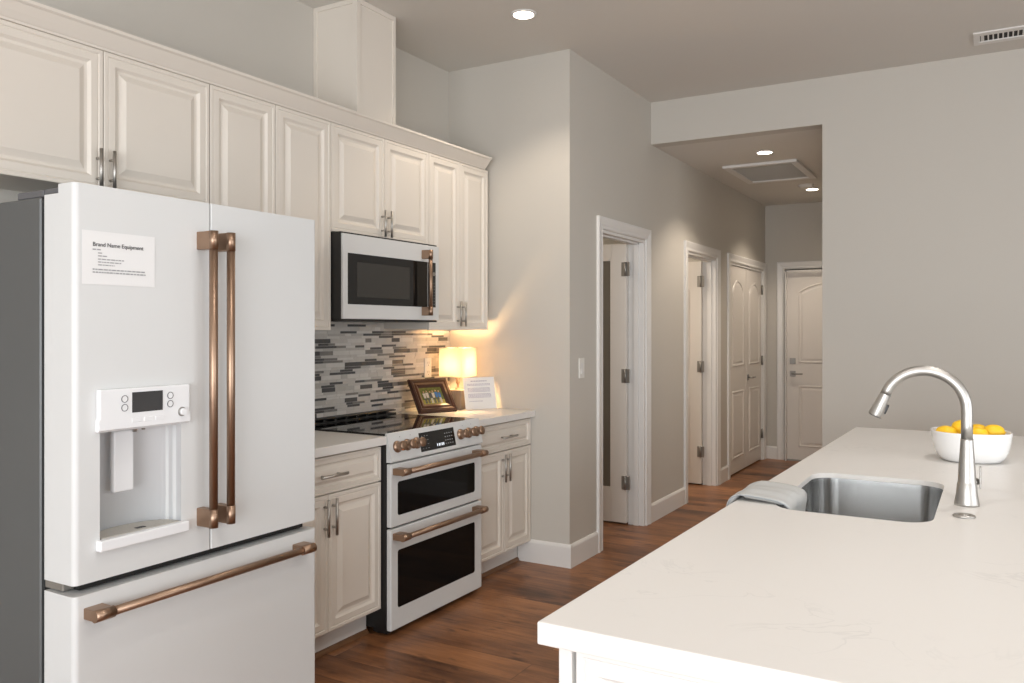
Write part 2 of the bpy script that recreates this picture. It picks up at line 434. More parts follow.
def lever(parent, p, sgn, L=.11, label='brushed nickel lever handle'):
    bm = B(); box(bm, -.03, .03, -.008, 0, -.03, .03, .003, 2)
    cyl(bm, (0, -.006, 0), (0, -.055, 0), .009); sweep(bm, [(0, -.05, 0), (sgn * .03, -.055, 0), (sgn * L, -.05, 0)], [.010, .008, .007], 12)
    o = obj('door_handle', bm, HINGE, parent, local=True, label=label); o.location = p; return o
# door 1: glazed leaf standing open into the room at the hallway wall's first doorway
def glazed_leaf():
    bm = B(); w_ = .71; t = .035; h_ = 2.005
    box(bm, 0, .115, 0, t, 0, h_, .002, 1); box(bm, w_ - .13, w_, 0, t, 0, h_, .002, 1)
    box(bm, .115, w_ - .13, 0, t, 0, .235); box(bm, .115, w_ - .13, 0, t, h_ - .105, h_)
    for yf, s in ((0, 1), (t, -1)):
        for x0, x1, z0, z1 in ((.115, .125, .235, h_ - .105), (w_ - .142, w_ - .13, .235, h_ - .105), (.13, w_ - .13, .235, .25), (.13, w_ - .13, h_ - .12, h_ - .105)):
            box(bm, x0, x1, min(yf + s * .002, yf + s * .014), max(yf + s * .002, yf + s * .014), z0, z1)
    return bm
d1 = bpy.data.objects.new('door_1', None); COL.objects.link(d1); d1['kind'] = 'structure'; d1.location = (XH - .122, 5.553, .012); d1.rotation_euler = (0, 0, R(180))
obj('leaf', glazed_leaf(), DOORP, d1, local=True)
bm = B(); box(bm, .115, .58, .014, .021, .235, 1.90); obj('glass_pane', bm, FROST, d1, local=True)
for z in (.29, 1.055, 1.82): hinge(d1, (.004, .038, z), R(180))
d2 = bpy.data.objects.new('door_2', None); COL.objects.link(d2); d2['kind'] = 'structure'; d2.location = (XH - .122, 7.30, .012); d2.rotation_euler = (0, 0, R(180))
obj('leaf', slab_panels(.75, 2.0, .11), DOORP, d2, local=True)
for z in (.29, 1.055, 1.82): hinge(d2, (.004, .038, z), R(180))
# closet pair
for n, (y0, lv) in enumerate(((7.76, 1), (8.392, 0))):
    d = bpy.data.objects.new('door_%d' % (3 + n), None); COL.objects.link(d); d['kind'] = 'structure'
    d.location = (XH - .012, y0, .014); d.rotation_euler = (0, 0, R(90))
    obj('leaf', slab_panels(.627, 2.0, .11, rise=.105), DOORP, d, local=True)
    for z in (.27, 1.055, 1.81): hinge(d, ((-.003 if n == 0 else .63), -.004, z))
    if n == 1: lever(d, (.06, 0, .9), 1)
d5 = bpy.data.objects.new('door_5', None); COL.objects.link(d5); d5['kind'] = 'structure'; d5.location = (-1.93, YE - .012, .014)
bm = slab_panels(.88, 2.02, .125, t=.011, rise=.10); obj('leaf', bm, DOORP, d5, local=True)
lever(d5, (.065, 0, .915), 1)
bm = B(); box(bm, -.03, .03, -.012, 0, -.032, .032, .004, 2); box(bm, -.018, .018, -.02, -.012, -.006, .006); o = obj('deadbolt', bm, HINGE, d5, local=True); o.location = (.065, 0, 1.05)
for z in (.27, 1.055, 1.81): hinge(d5, (.883, -.006, z))
bm = B(); box(bm, -1.95, -1.03, YE - .04, YE - .001, 0, .012); struct('trim_5', bm, HINGE)

# lights in the side rooms and over the hall
def can_light(x, y, z, label, power, col=(1, .86, .71)):
    t = thing('recessed_light', label, 'ceiling light', (x, y, z), 0, 'recessed ceiling lights')
    bm = B(); lathe(bm, [(.052, -.0062), (.056, -.0064), (.066, -.004), (.070, 0), (.052, 0), (.052, -.0062)], 40); obj('trim_ring', bm, TRIM, t, local=True)
    bm = B(); lathe(bm, [(0, -.0066), (.0535, -.0066)], 40); obj('lens', bm, BULB, t, local=True, keepn=True)
    l = bpy.data.lights.new('can', 'SPOT'); l.energy = power; l.color = col; l.spot_size = R(118); l.spot_blend = .55; l.shadow_soft_size = .05
    o = bpy.data.objects.new('can_lamp', l); COL.objects.link(o); o.location = (x, y, z - .02)
    return t
can_light(-2.126, 3.755, ZC, 'round recessed light in the high kitchen ceiling above the range', 34)
can_light(-1.505, 6.36, ZH, 'recessed light in the hallway ceiling nearer than the square return grille', 62)
can_light(-1.508, 8.26, ZH, 'recessed light at the far end of the hallway ceiling beside the smoke detector', 50)
can_light(-.95, 1.30, ZC, 'unseen recessed light added above the aisle end of the island', 34, (1, .96, .92))  # this and the next two: unseen lamps added for more light from above
can_light(.25, 1.60, ZC, 'unseen recessed light added above the near end of the island', 48, (1, .96, .92))  # added out of view to brighten the island top and floor
can_light(.25, 3.30, ZC, 'unseen recessed light added above the island bowl', 46, (1, .96, .92))  # added out of view, lights the far half of the island
for nm, loc, p in (('side_room_lamp', (-3.6, 5.0, 2.6), 16), ('bedroom_lamp', (-3.3, 6.6, 2.6), 24)):
    area(nm, loc, (0, 0, 0), .5, .5, p, (1, .86, .70))

# ------------------------------------------------------------------ cabinetry
DPROF = [(0, -.019), (0, -.002), (.002, 0), (.014, 0), (.017, -.0035), (.021, -.0015), (.044, -.0012), (.047, -.0045), (.053, -.0115), (.060, -.0125), (.064, -.0125), (.084, -.0022), (.087, -.0008)]
def panel_front(y0, y1, z0, z1, xf, k=1.0):
    """raised-panel front facing +x"""
    bm = B(); loops = []
    for d, h in DPROF:
        d *= k
        loops.append([bm.verts.new((xf + h, y, z)) for y, z in ((y0 + d, z0 + d), (y1 - d, z0 + d), (y1 - d, z1 - d), (y0 + d, z1 - d))])
    bm.faces.new(loops[0])
    for i in range(len(loops) - 1):
        for q in range(4): bm.faces.new((loops[i][q], loops[i][(q + 1) % 4], loops[i + 1][(q + 1) % 4], loops[i + 1][q]))
    bm.faces.new(loops[-1]); return bm
def pull_v(parent, x, y, z0, z1):
    bm = B(); cyl(bm, (x + .026, y, z0), (x + .026, y, z1), .0062, seg=14)
    for z in (z0 + .032, z1 - .032): cyl(bm, (x, y, z), (x + .026, y, z), .0048, seg=12)
    obj('handle', bm, STEEL, parent)
def pull_h(parent, x, y0, y1, z):
    bm = B(); cyl(bm, (x + .032, y0, z), (x + .032, y1, z), .0062, seg=14)
    for y in (y0 + .032, y1 - .032): cyl(bm, (x, y, z), (x + .032, y, z), .0048, seg=12)
    obj('handle', bm, COPPER if False else STEEL, parent)
XU = -2.70; G = .0015
def upper(label, y0, ym, y1, z0, hz, hl=.145, zb=None, hside=True):
    t = thing('wall_cabinet', label, 'cabinet', (XW + .001, (y0 + y1) / 2, z0), 0, 'cream wall cabinets')
    bm = B(); box(bm, XW + .001, XU - .0195, y0 + .0008, y1 - .0008, z0 + .006, 2.395)
    obj('body', bm, CAB, t)
    for s, (a, c) in enumerate(((y0, ym), (ym, y1))):
        d = obj('door', panel_front(a + G, c - G, z0 + .002, 2.378, XU), CAB, t)
        if hz is not None:
            y = ym - .025 if s == 0 else ym + .025
            pull_v(d, XU - .001, y, hz, hz + hl)
    return t
upper('cream raised-panel wall cabinet directly above the white refrigerator', 1.325, 1.779, 2.233, 1.888, 1.893, .135)
upper('tall cream wall cabinet between the refrigerator and the microwave, bottom hidden by the refrigerator', 2.2345, 2.583, 2.93, 1.395, None)
upper('short cream wall cabinet directly above the microwave', 2.931, 3.327, 3.709, 1.863, 1.872, .135)
upper('tall narrow cream wall cabinet at the end of the run above the table lamp', 3.710, 4.015, 4.325, 1.395, 1.418, .145)
b = B()
cp = [(XU - .018, 2.379), (XU + .003, 2.379), (XU + .006, 2.386), (XU + .010, 2.389), (XU + .026, 2.408), (XU + .044, 2.432), (XU + .048, 2.433), (XU + .054, 2.437), (XU + .054, 2.447), (XU - .018, 2.447)]
prism(b, cp, 'y', 1.30, 4.285)
# small return of the crown at the end of the run
A = [b.verts.new((p[0], 4.285, p[1])) for p in cp]
E_ = [b.verts.new((XU - .018, 4.285 + (p[0] - (XU - .018)) * .62, p[1])) for p in cp]
n = len(cp)
for i in range(n):
    try: b.faces.new((A[i], A[(i + 1) % n], E_[(i + 1) % n], E_[i]))
    except ValueError: pass
bmesh.ops.remove_doubles(b, verts=b.verts, dist=1e-5)
tag(obj('crown_moulding', b, CAB), 'cream crown moulding running along the top of all the wall cabinets', 'moulding')
# boxed duct above the cabinets
b = B(); x1 = -2.735; ya, yb = 3.150, 3.452
box(b, XW + .001, x1, ya, yb, 2.396, ZC - .001)
for (p, q, r_, s) in ((x1, x1 + .006, ya - .006, ya + .022), (x1, x1 + .006, yb - .022, yb + .0), (x1 - .024, x1, ya - .006, ya), (XW + .001, XW + .024, ya - .006, ya)):
    box(b, p, q, r_, s, 2.45, ZC - .001)
box(b, x1, x1 + .006, ya + .022, yb - .022, ZC - .025, ZC - .001); box(b, XW + .024, x1 - .024, ya - .006, ya, ZC - .025, ZC - .001)
tag(obj('duct_cover', b, CAB), 'square cream boxed duct column rising from the wall cabinets to the ceiling', 'duct cover')

XB = -2.415
def base_cab(label, y0, ym, y1, dh):
    t = thing('base_cabinet', label, 'cabinet', (XW + .001, (y0 + y1) / 2, 0), 0, 'cream base cabinets')
    bm = B(); box(bm, XW + .001, XB - .0195, y0, y1, .118, .876); box(bm, XW + .001, -2.512, y0, y1, 0.001, .118); obj('body', bm, CAB, t)
    bm = B(); box(bm, -2.5115, -2.505, y0, y1, .001, .117); obj('toe_kick', bm, TRIM, t)
    dr = obj('drawer', panel_front(y0 + G, y1 - G, .712, .866, XB, .62), CAB, t)
    pull_h(dr, XB - .001, dh - .08, dh + .08, .788)
    for s, (a, c) in enumerate(((y0, ym), (ym, y1))):
        d = obj('door', panel_front(a + G, c - G, .128, .706, XB), CAB, t)
        pull_v(d, XB - .001, ym - .025 if s == 0 else ym + .025, .535, .69)
base_cab('cream base cabinet between the refrigerator and the range', 2.255, 2.604, 2.950, 2.612)
base_cab('cream base cabinet in the corner to the right of the range', 3.732, 4.045, 4.357, 4.062)
b = B(); prism(b, [(-2.504, .001), (-2.487, .001), (-2.489, .010), (-2.496, .018), (-2.504, .020)], 'y', 2.255, 2.95); prism(b, [(-2.504, .001), (-2.487, .001), (-2.489, .010), (-2.496, .018), (-2.504, .020)], 'y', 3.73, 4.342)
struct('trim_6', b, QRND)
for nm, a, c, lb in (('countertop', 2.256, 2.9525, 'short white quartz countertop between refrigerator and range'), ('countertop', 3.729, 4.358, 'white quartz countertop in the corner carrying the lamp and picture frame')):
    b = B(); box(b, -3.008, -2.385, a, c, .8765, .915, .003, 2); tag(obj(nm, b, QUARTZ), lb, 'countertop')

# mosaic backsplash
def backsplash():
    bm = B(); rnd = random.Random(3)
    y_end = YP - .0015; z = .9165; x = XW + .0095
    box(bm, XW + .0008, XW + .0062, 2.242, y_end, .9165, 1.393, mi=5)
    box(bm, XW + .0008, XW + .0062, 2.932, 3.706, 1.393, 1.47, mi=5)
    r = 0; hs = [.0135, .0235, .0135, .0135, .0235, .0135]
    while z < 1.46:
        h = hs[(r * 5 + r // 4) % 6]
        top = min(z + h, 1.393 if z < 1.39 else 1.47)
        y = 2.242 - rnd.random() * .1
        lo, hi = (2.242, y_end) if z < 1.38 else (2.934, 3.704)
        dark_last = False
        while y < hi:
            L = rnd.choice([.05, .075, .10, .13, .15, .10])
            q = rnd.random()
            if q < .235 and not (dark_last and rnd.random() < .5): mi = 3; dark_last = True
            else:
                dark_last = False
                mi = 4 if q < .285 else (0 if q < .60 else (1 if q < .76 else 2))
            a, c = max(y + .0008, lo), min(y + L - .0008, hi)
            if c - a > .004 and top - z > .004:
                box(bm, XW + .004, x, a, c, z + .0008, top - .0008, mi=mi)
            y += L
        z = top if z < 1.38 else z + h
        if abs(top - 1.393) < 1e-6: z = 1.3935
        r += 1
    return bm
tag(obj('backsplash', backsplash(), TILES), 'mosaic backsplash of thin white, grey and charcoal tiles behind the range', 'backsplash')

# ------------------------------------------------------------------ refrigerator
t = thing('refrigerator', 'white french-door refrigerator with bronze handles and bottom freezer drawer', 'refrigerator', (-2.6, 1.785, 0))
b = B(); box(b, -3.0, -2.334, 1.345, 2.238, .03, 1.775, .004, 1)
for y in (1.39, 2.16): box(b, -2.95, -2.85, y, y + .04, .001, .03); box(b, -2.42, -2.34, y, y + .04, .001, .03)
obj('body', b, DGREY, t)
b = B(); box(b, -2.334, -2.2885, 1.358, 2.232, .06, 1.768); box(b, -2.303, -2.19, 1.37, 2.225, .677, .699); obj('gasket', b, BLACK, t)
b = B(); box(b, -2.46, -2.33, 2.14, 2.232, 1.7755, 1.797, .003, 1); obj('hinge_cover', b, GASKET, t)
b = B(); box(b, -2.46, -2.329, 1.35, 1.44, 1.7755, 1.797, .003, 1); box(b, -2.328, -2.205, 1.352, 1.42, 1.782, 1.798, .004, 2); cyl(b, (-2.235, 1.378, 1.772), (-2.235, 1.378, 1.797), .014)
obj('hinge_cover', b, GASKET, t)
XD = -2.15
def fdoor(y0, y1, z0, z1, ra=.016, rb=.016):
    # plan outline with rounded front corners, extruded upwards
    pts = [(-2.288, y0)] + [(XD - ra + ra * math.sin(R(q * 15)), y0 + ra - ra * math.cos(R(q * 15))) for q in range(7)]
    pts += [(XD - rb + rb * math.cos(R(q * 15)), y1 - rb + rb * math.sin(R(q * 15))) for q in range(7)] + [(-2.288, y1)]
    bm = B(); prism(bm, pts, 'z', z0, z1)
    return bm
dl = obj('door', fdoor(1.330, 1.779, .703, 1.800, .016, .004), WHITEAP, t)
cb = B(); wp = wpos(t)
# recess: curved niche
yc, hw, dep = 1.538, .133, .095
pts = [(XD + .03, yc - hw), (XD - .012, yc - hw)] + [(XD - .012 - dep * math.sin(math.pi * k / 14) ** .75, yc - hw * math.cos(math.pi * k / 14)) for k in range(1, 14)] + [(XD - .012, yc + hw), (XD + .03, yc + hw)]
prism(cb, pts, 'z', .812, 1.118, smooth=True)
bmesh.ops.translate(cb, verts=cb.verts, vec=-wp)
cut(dl, cb)
cb = B(); box(cb, -2.36, -2.222, 1.30, 1.372, 1.775, 1.83); bmesh.ops.translate(cb, verts=cb.verts, vec=-wp); cut(dl, cb)
dr_ = obj('door', fdoor(1.7825, 2.2505, .703, 1.800, .004, .007), WHITEAP, t)
fz = obj('freezer_drawer', fdoor(1.330, 2.2505, .055, .673, .016, .007), WHITEAP, t)
for o in (dl, dr_, fz):
    for p in o.data.polygons: p.use_smooth = True
    o.data.set_sharp_from_angle(angle=R(22))
    md = o.modifiers.new('wn', 'WEIGHTED_NORMAL'); md.keep_sharp = True; md.weight = 100
# white liner of the dispenser niche
b = B()
npts = [(XD - .0005, yc - hw + .0005), (XD - .012, yc - hw + .0005)] + [(XD - .012 - (dep - .001) * math.sin(math.pi * k / 24) ** .75, yc - (hw - .0005) * math.cos(math.pi * k / 24)) for k in range(1, 24)] + [(XD - .012, yc + hw - .0005), (XD - .0005, yc + hw - .0005)]
c0_ = [b.verts.new((p[0], p[1], .8125)) for p in npts]; c1_ = [b.verts.new((p[0], p[1], 1.1175)) for p in npts]
for k in range(len(npts) - 1): b.faces.new((c0_[k], c0_[k + 1], c1_[k + 1], c1_[k])).smooth = True
b.faces.new(c1_); b.faces.new(c0_)
obj('dispenser_niche', b, WHITEGL, dl, keepn=True)
# door handles
def vhandle(parent, y, ys):
    b = B(); xb = XD + .062
    sweep(b, [(xb, y, .80), (xb, y, 1.70)], .0130, 20)
    obj('handle', b, COPPERV, parent)
    for z in (.787, 1.649):
        b = B(); box(b, XD - .002, xb, y - .013, y + .013, z, z + .056, .002, 1)
        sweep(b, [(xb, y, z - .0006), (xb, y, z + .0566)], .0142, 20)
        obj('handle_bracket', b, COPPERV, parent)
vhandle(dl, 1.741, 1); vhandle(dr_, 1.808, 1)
b = B(); xb = XD + .047; zh = .622
sweep(b, [(xb, 1.39, zh), (xb, 2.17, zh)], .0125, 20); obj('handle', b, COPPER, fz)
for y in (1.358, 2.135):
    b = B(); box(b, XD - .002, xb, y, y + .056, zh - .0155, zh + .0155, .002, 1); sweep(b, [(xb, y - .0006, zh), (xb, y + .0566, zh)], .0165, 20); obj('handle_bracket', b, COPPER, fz)
b = B(); box(b, -2.30, -2.215, 1.338, 1.385, .677, .6995, .004, 2); cyl(b, (-2.235, 1.362, .675), (-2.235, 1.362, .702), .013); obj('hinge', b, HINGE, t)
# dispenser
b = B(); box(b, XD + .0, XD + .018, 1.392, 1.690, 1.145, 1.233, .005, 3); prism(b, [(XD + .0, 1.117), (XD + .008, 1.113), (XD + .018, 1.120), (XD + .018, 1.15), (XD, 1.15)], 'y', 1.392, 1.690)
dp = obj('dispenser_panel', b, WHITEGL, dl)
b = B(); box(b, XD + .0175, XD + .0195, 1.492, 1.592, 1.162, 1.220); obj('display', b, DISP, dp)
for y, z in ((1.468, 1.203), (1.468, 1.178), (1.618, 1.203), (1.618, 1.178)):
    b = B(); lathe(b, [(.0088, 0), (.0105, .0012), (.0105, .0022), (.0088, .0024), (.0088, 0)], 24, origin=(XD + .0178, y, z), M=Matrix.Rotation(R(90), 3, 'Y'))
    obj('button_ring', b, GASKET, dp)
for y, z in ((1.468, 1.203), (1.468, 1.178), (1.618, 1.203), (1.618, 1.178)): b = B(); cyl(b, (XD + .0178, y, z), (XD + .0192, y, z), .0088); obj('button', b, WHITEGL, dp)
for y in (1.507, 1.545, 1.583): b = B(); box(b, XD + .0175, XD + .0192, y - .015, y + .015, 1.134, 1.146, .0006, 1); obj('button', b, WHITEGL, dp)
b = B(); cyl(b, (XD + .017, 1.660, 1.151), (XD + .021, 1.660, 1.151), .0145, .0135, 28); obj('knob_ring', b, HINGE, dp)
b = B(); cyl(b, (XD + .021, 1.660, 1.151), (XD + .031, 1.660, 1.151), .0115, .010, 28); obj('knob', b, WHITEGL, dp)
b = B(); box(b, XD - .003, XD + .022, 1.393, 1.686, .783, .815, .005, 3); obj('drip_tray_lip', b, WHITEGL, dl)
b = B(); prism(b, [(XD - .001, yc - hw + .006)] + [(XD - .008 - (dep - .004) * math.sin(math.pi * k / 14) ** .75, yc - (hw - .006) * math.cos(math.pi * k / 14)) for k in range(1, 14)] + [(XD - .001, yc + hw - .006)], 'z', .8125, .8165)
box(b, XD - .035, XD - .02, 1.535, 1.565, .8165, .8175, mi=1); tr = obj('drip_tray', b, [GRILLE, BLACK], dl)
b = B(); box(b, XD - .072, XD - .052, 1.482, 1.548, .925, 1.105, .006, 2); obj('paddle', b, WHITEGL, dl)
b = B(); cyl(b, (XD - .045, 1.545, 1.12), (XD - .045, 1.545, 1.098), .008, .006); cyl(b, (XD - .04, 1.57, 1.12), (XD - .04, 1.57, 1.102), .006, .005); obj('spout', b, STEEL, dl)

# taped notice on the refrigerator door
def words(bm, x0, z, w_, h, y=-.0006, rnd=random.Random(5)):
    x = x0
    while x < x0 + w_:
        L = rnd.uniform(.004, .014); L = min(L, x0 + w_ - x)
        if L > .002: box(bm, x, x + L, y - .0002, y, z, z + h)
        x += L + .0022
t = thing('paper_notice', 'white paper notice reading Brand Name Equipment taped to the refrigerator door', 'paper', (XD + .0012, 1.352, 1.525), R(90))
b = B(); W_, H_ = .226, .148
vs = [[b.verts.new((W_ * i / 8 , -.0002 - .0008 * math.sin(math.pi * i / 8) * (j / 6), (.003 if 0 < i < 8 else 0) * 0 + H_ * j / 6)) for j in range(7)] for i in range(9)]
for i in range(8):
    for j in range(6): b.faces.new((vs[i][j], vs[i + 1][j], vs[i + 1][j + 1], vs[i][j + 1]))
g = bmesh.ops.extrude_face_region(b, geom=b.faces[:]); bmesh.ops.translate(b, verts=[v for v in g['geom'] if isinstance(v, bmesh.types.BMVert)], vec=(0, .0006, 0))
obj('sheet', b, PAPER, t, local=True)
b = text_bm('Brand Name Equipment', .0162, .00012); bmesh.ops.transform(b, matrix=Matrix.Translation((.030, -.0016, .106)) @ Matrix.Rotation(R(90), 4, 'X'), verts=b.verts); obj('heading', b, INK, t, local=True)
b = B(); words(b, .030, .095, .026, .0035, -.0014)
for z, w_ in ((.086, .016), (.078, .03), (.069, .082), (.061, .072), (.053, .05)): words(b, .046, z, w_, .003, -.0014)
words(b, .030, .040, .162, .0036, -.0014); words(b, .030, .032, .165, .0036, -.0014)
obj('printed_text', b, INKG, t, local=True)

# ------------------------------------------------------------------ range
Y0, Y1 = 2.955, 3.727; XF = -2.365
t = thing('range', 'white slide-in double-oven range with black glass cooktop and bronze knobs', 'range', (-2.7, (Y0 + Y1) / 2, 0))
b = B(); box(b, -3.0, -2.392, Y0, Y1, .03, .9145); box(b, -2.47, -2.39, Y0 + .004, Y1 - .004, .012, .06)
for y in (Y0 + .04, Y1 - .07):
    cyl(b, (-2.46, y, .001), (-2.46, y, .03), .018); cyl(b, (-2.95, y, .001), (-2.95, y, .03), .018)
obj('body', b, BLACK, t)
b = B(); box(b, -3.006, -2.398, Y0 - .003 + .001, Y1 + .003 - .001, .9155, .923, .0015, 1); ct = obj('cooktop', b, GLASSK, t)
b = B()
box(b, -3.006, -2.935, Y0 + .01, Y1 - .01, .923, .930)
k = 0; y = Y0 + .012
while y < Y1 - .04:
    box(b, -2.995, -2.94, y, y + .014, .93, .941); y += .083
box(b, -3.0, -2.935, Y0 + .01, Y1 - .01, .941, .947, .002, 1)
obj('rear_vent', b, BLACK, t)
b = B()
prism(b, [(-2.398, .9155), (-2.398, .925), (-2.391, .926), (-2.386, .9225), (-2.360, .800), (-2.363, .794), (-2.39, .794), (-2.39, .9155)], 'y', Y0, Y1)
cpn = obj('control_panel', b, WHITEAP, t)
tv = Vector((-2.386 + 2.360, 0, .9225 - .800)).normalized(); nv = Vector((tv.z, 0, -tv.x))   # along and out of the panel
pc = Vector((-2.3730, 0, .8612))
def on_panel(s, y, d): return pc + tv * s + nv * d + Vector((0, y, 0))
Mp = Matrix(((0, tv.x, nv.x), (1, 0, 0), (0, tv.z, nv.z)))      # local (y, s, d) -> world axes
def pbox(bm, y0, y1, s0, s1, d0, d1, bev=0, mi=0):
    T = Matrix.Translation(pc) @ Mp.to_4x4(); box(bm, y0, y1, s0, s1, d0, d1, bev, 1, mi, rot=T)
b = B(); pbox(b, 3.185, 3.478, -.048, .043, -.001, .0012); dpl = obj('display', b, GLASSK, cpn)
b = B()
for y in (3.20, 3.222, 3.244):
    for s in (-.035, -.015, .005, .025): pbox(b, y, y + .010, s, s + .0022, .0012, .0016)
obj('printed_marks', b, INKG, dpl); b = B()
for i in range(4):
    for s in (-.033, -.016, .001, .018): pbox(b, 3.392 + i * .019, 3.400 + i * .019, s, s + .0045, .0012, .0016)
obj('printed_marks', b, INKG, dpl)
b = B()
for y, w_ in ((3.318, .006), (3.332, .010), (3.346, .004), (3.356, .010), (3.370, .008)): pbox(b, y, y + w_, -.035, -.022, .0012, .0016)
obj('lit_digits', b, LIT, dpl)
for y in (3.008, 3.082, 3.156, 3.528, 3.602, 3.676):
    b = B()
    lathe(b, [(0, 0), (.026, 0), (.0275, .003), (.0265, .010), (.0215, .013), (.0205, .016), (.0205, .034), (.0225, .037), (.0225, .044), (.019, .047), (0, .047)], 28, M=Mp @ Matrix.Identity(3), origin=on_panel(0, y, .0005))
    obj('knob', b, COPPER, cpn)
for y in (3.04, 3.12, 3.56, 3.64): b = B(); pbox(b, y, y + .003, .041, .044, 0, .0006); obj('panel_mark', b, INK, cpn)
def oven_door(z0, z1, wz0, wz1, hz):
    b = B(); box(b, -2.392, XF, Y0 + .002, Y1 - .002, z0, z1, .006, 3)
    d = obj('oven_door', b, WHITEAP, t)
    b = B()
    # window with rounded corners, 2 mm proud
    r = .012; pts = []
    for (cy, cz, a0) in ((3.654 - r, wz1 - r, 0), (3.006 + r, wz1 - r, 90), (3.006 + r, wz0 + r, 180), (3.654 - r, wz0 + r, 270)):
        for q in range(6): a = R(a0 + 90 * q / 5); pts.append((cy + r * math.cos(a), cz + r * math.sin(a)))
    prism(b, pts, 'x', XF - .001, XF + .0012); obj('oven_window', b, OVENG, d)
    b = B(); xb = XF + .055
    sweep(b, [(xb, Y0 + .05, hz), (xb, Y1 - .07, hz)], .0125, 20); obj('handle', b, COPPER, d)
    for y in (Y0 + .014, Y1 - .098):
        b = B(); box(b, XF - .001, xb, y, y + .052, hz - .015, hz + .015, .002, 1); sweep(b, [(xb, y - .0006, hz), (xb, y + .0526, hz)], .016, 20); obj('handle_bracket', b, COPPER, d)
oven_door(.497, .787, .547, .702, .752)
oven_door(.026, .489, .124, .388, .456)

# ------------------------------------------------------------------ microwave
XM = -2.63; Y0, Y1 = 2.934, 3.705
t = thing('microwave', 'white over-the-range microwave with black glass front and vertical bronze handle', 'microwave', (-2.8, (Y0 + Y1) / 2, 1.44))
b = B(); box(b, XW + .02, XM - .014, Y0, Y1, 1.447, 1.861, .002, 1); box(b, XW + .02, XM - .012, Y0 + .004, Y1 - .004, 1.440, 1.447); obj('body', b, BLACK, t)
b = B(); box(b, XM - .0135, XM, Y0, Y1, 1.450, 1.852, .003, 2); fr = obj('front_frame', b, WHITEAP, t)
b = B(); box(b, XM - .001, XM + .0015, 2.966, 3.598, 1.520, 1.762, .0008, 1); dg = obj('door_glass', b, GLASSK, fr)
b = B(); box(b, XM + .0014, XM + .002, 3.03, 3.44, 1.556, 1.722); obj('mesh_window', b, MWWIN, dg)
b = B(); box(b, XM - .001, XM + .0018, 3.602, 3.672, 1.520, 1.762, .0008, 1); kp = obj('keypad', b, BLACK, fr)
b = B()
for i in range(3):
    for j in range(8): box(b, XM + .0017, XM + .0022, 3.625 + i * .015, 3.631 + i * .015, 1.535 + j * .016, 1.538 + j * .016)
obj('key_marks', b, INKG, kp)
b = B(); cyl(b, (XM, 3.652, 1.70), (XM + .006, 3.652, 1.70), .010); obj('dial', b, STEEL, kp)
b = B(); xb = XM + .052; sweep(b, [(xb, 3.556, 1.49), (xb, 3.556, 1.80)], .0105, 18); obj('handle', b, COPPERV, fr)
for z in (1.474, 1.775):
    b = B(); box(b, XM, xb, 3.545, 3.567, z, z + .046, .0015, 1); sweep(b, [(xb, 3.556, z), (xb, 3.556, z + .046)], .013, 18); obj('handle_bracket', b, COPPERV, fr)

# ------------------------------------------------------------------ on the corner counter
LX, LY = -2.838, 4.197; hs = .083
t = thing('table_lamp', 'lit table lamp with square cream shade and weathered wood block base in the corner', 'lamp', (LX, LY, .9155))
b = B(); box(b, -.058, .058, -.058, .058, 0, .118, .003, 2); obj('base', b, LAMPW, t, local=True)
b = B(); lathe(b, [(0, .118), (.018, .118), (.018, .124), (.007, .128), (.006, .15), (.012, .158), (.012, .225), (0, .225)], 20)
for s in (-1, 1): sweep(b, [(0, s * .012, .16), (0, s * .03, .20), (0, s * .034, .27), (0, s * .012, .345), (0, 0, .352)], .0018, 8)
obj('neck', b, COPPERV, t, local=True)
b = B(); z0, z1, th = .196, .372, .0015
P_ = [(-hs, -hs), (hs, -hs), (hs, hs), (-hs, hs)]
bot = [b.verts.new((x, y, z0)) for x, y in P_]; top = [b.verts.new((x * .985, y * .985, z1)) for x, y in P_]
for i in range(4): b.faces.new((bot[i], bot[(i + 1) % 4], top[(i + 1) % 4], top[i]))
obj('lamp_shade', b, SHADE, t, local=True, keepn=True)
for z in (z0, z1 - .003):
    b = B(); k_ = hs + .001
    for x0, x1_, y0, y1 in ((-k_, k_, -k_, -k_ + .002), (-k_, k_, k_ - .002, k_), (-k_, -k_ + .002, -k_ + .002, k_ - .002), (k_ - .002, k_, -k_ + .002, k_ - .002)):
        box(b, x0, x1_, y0, y1, z, z + .003)
    bmesh.ops.remove_doubles(b, verts=b.verts, dist=1e-5); obj('shade_edge', b, SHADE, t, local=True)
b = B(); lathe(b, [(0, .225), (.010, .228), (.013, .24), (.024, .265), (.028, .285), (.022, .305), (0, .316)], 20); obj('bulb', b, mat('warm_bulb', (1, .8, .5), .4, emit=((1, .62, .29), 400), var=.01), t, local=True)
b = B(); cyl(b, (0, 0, .352), (0, 0, .372), .005, .003, 12); cyl(b, (0, 0, .372), (0, 0, .378), .006, .004, 12); obj('finial', b, COPPERV, t, local=True)

# outlet behind the lamp
t = thing('outlet_cover', 'cream double outlet plate on the mosaic backsplash behind the lamp', 'outlet', (XW + .0098, 4.12, 1.165))
b = B(); box(b, 0, .005, -.035, .035, -.06, .06, .002, 2); obj('plate', b, PLASTIC, t, local=True)
for z in (-.028, .028):
    b = B(); box(b, .005, .0065, -.017, .017, z - .021, z + .021, .001, 1); s_ = obj('socket', b, PLASTIC, t, local=True)
    b = B(); box(b, .0064, .0068, -.008, -.006, z - .004, z + .010); box(b, .0064, .0068, .006, .008, z - .004, z + .010); cyl(b, (.0064, 0, z - .012), (.0068, 0, z - .012), .0028, seg=10); obj('slots', b, BLACK, s_, local=True)
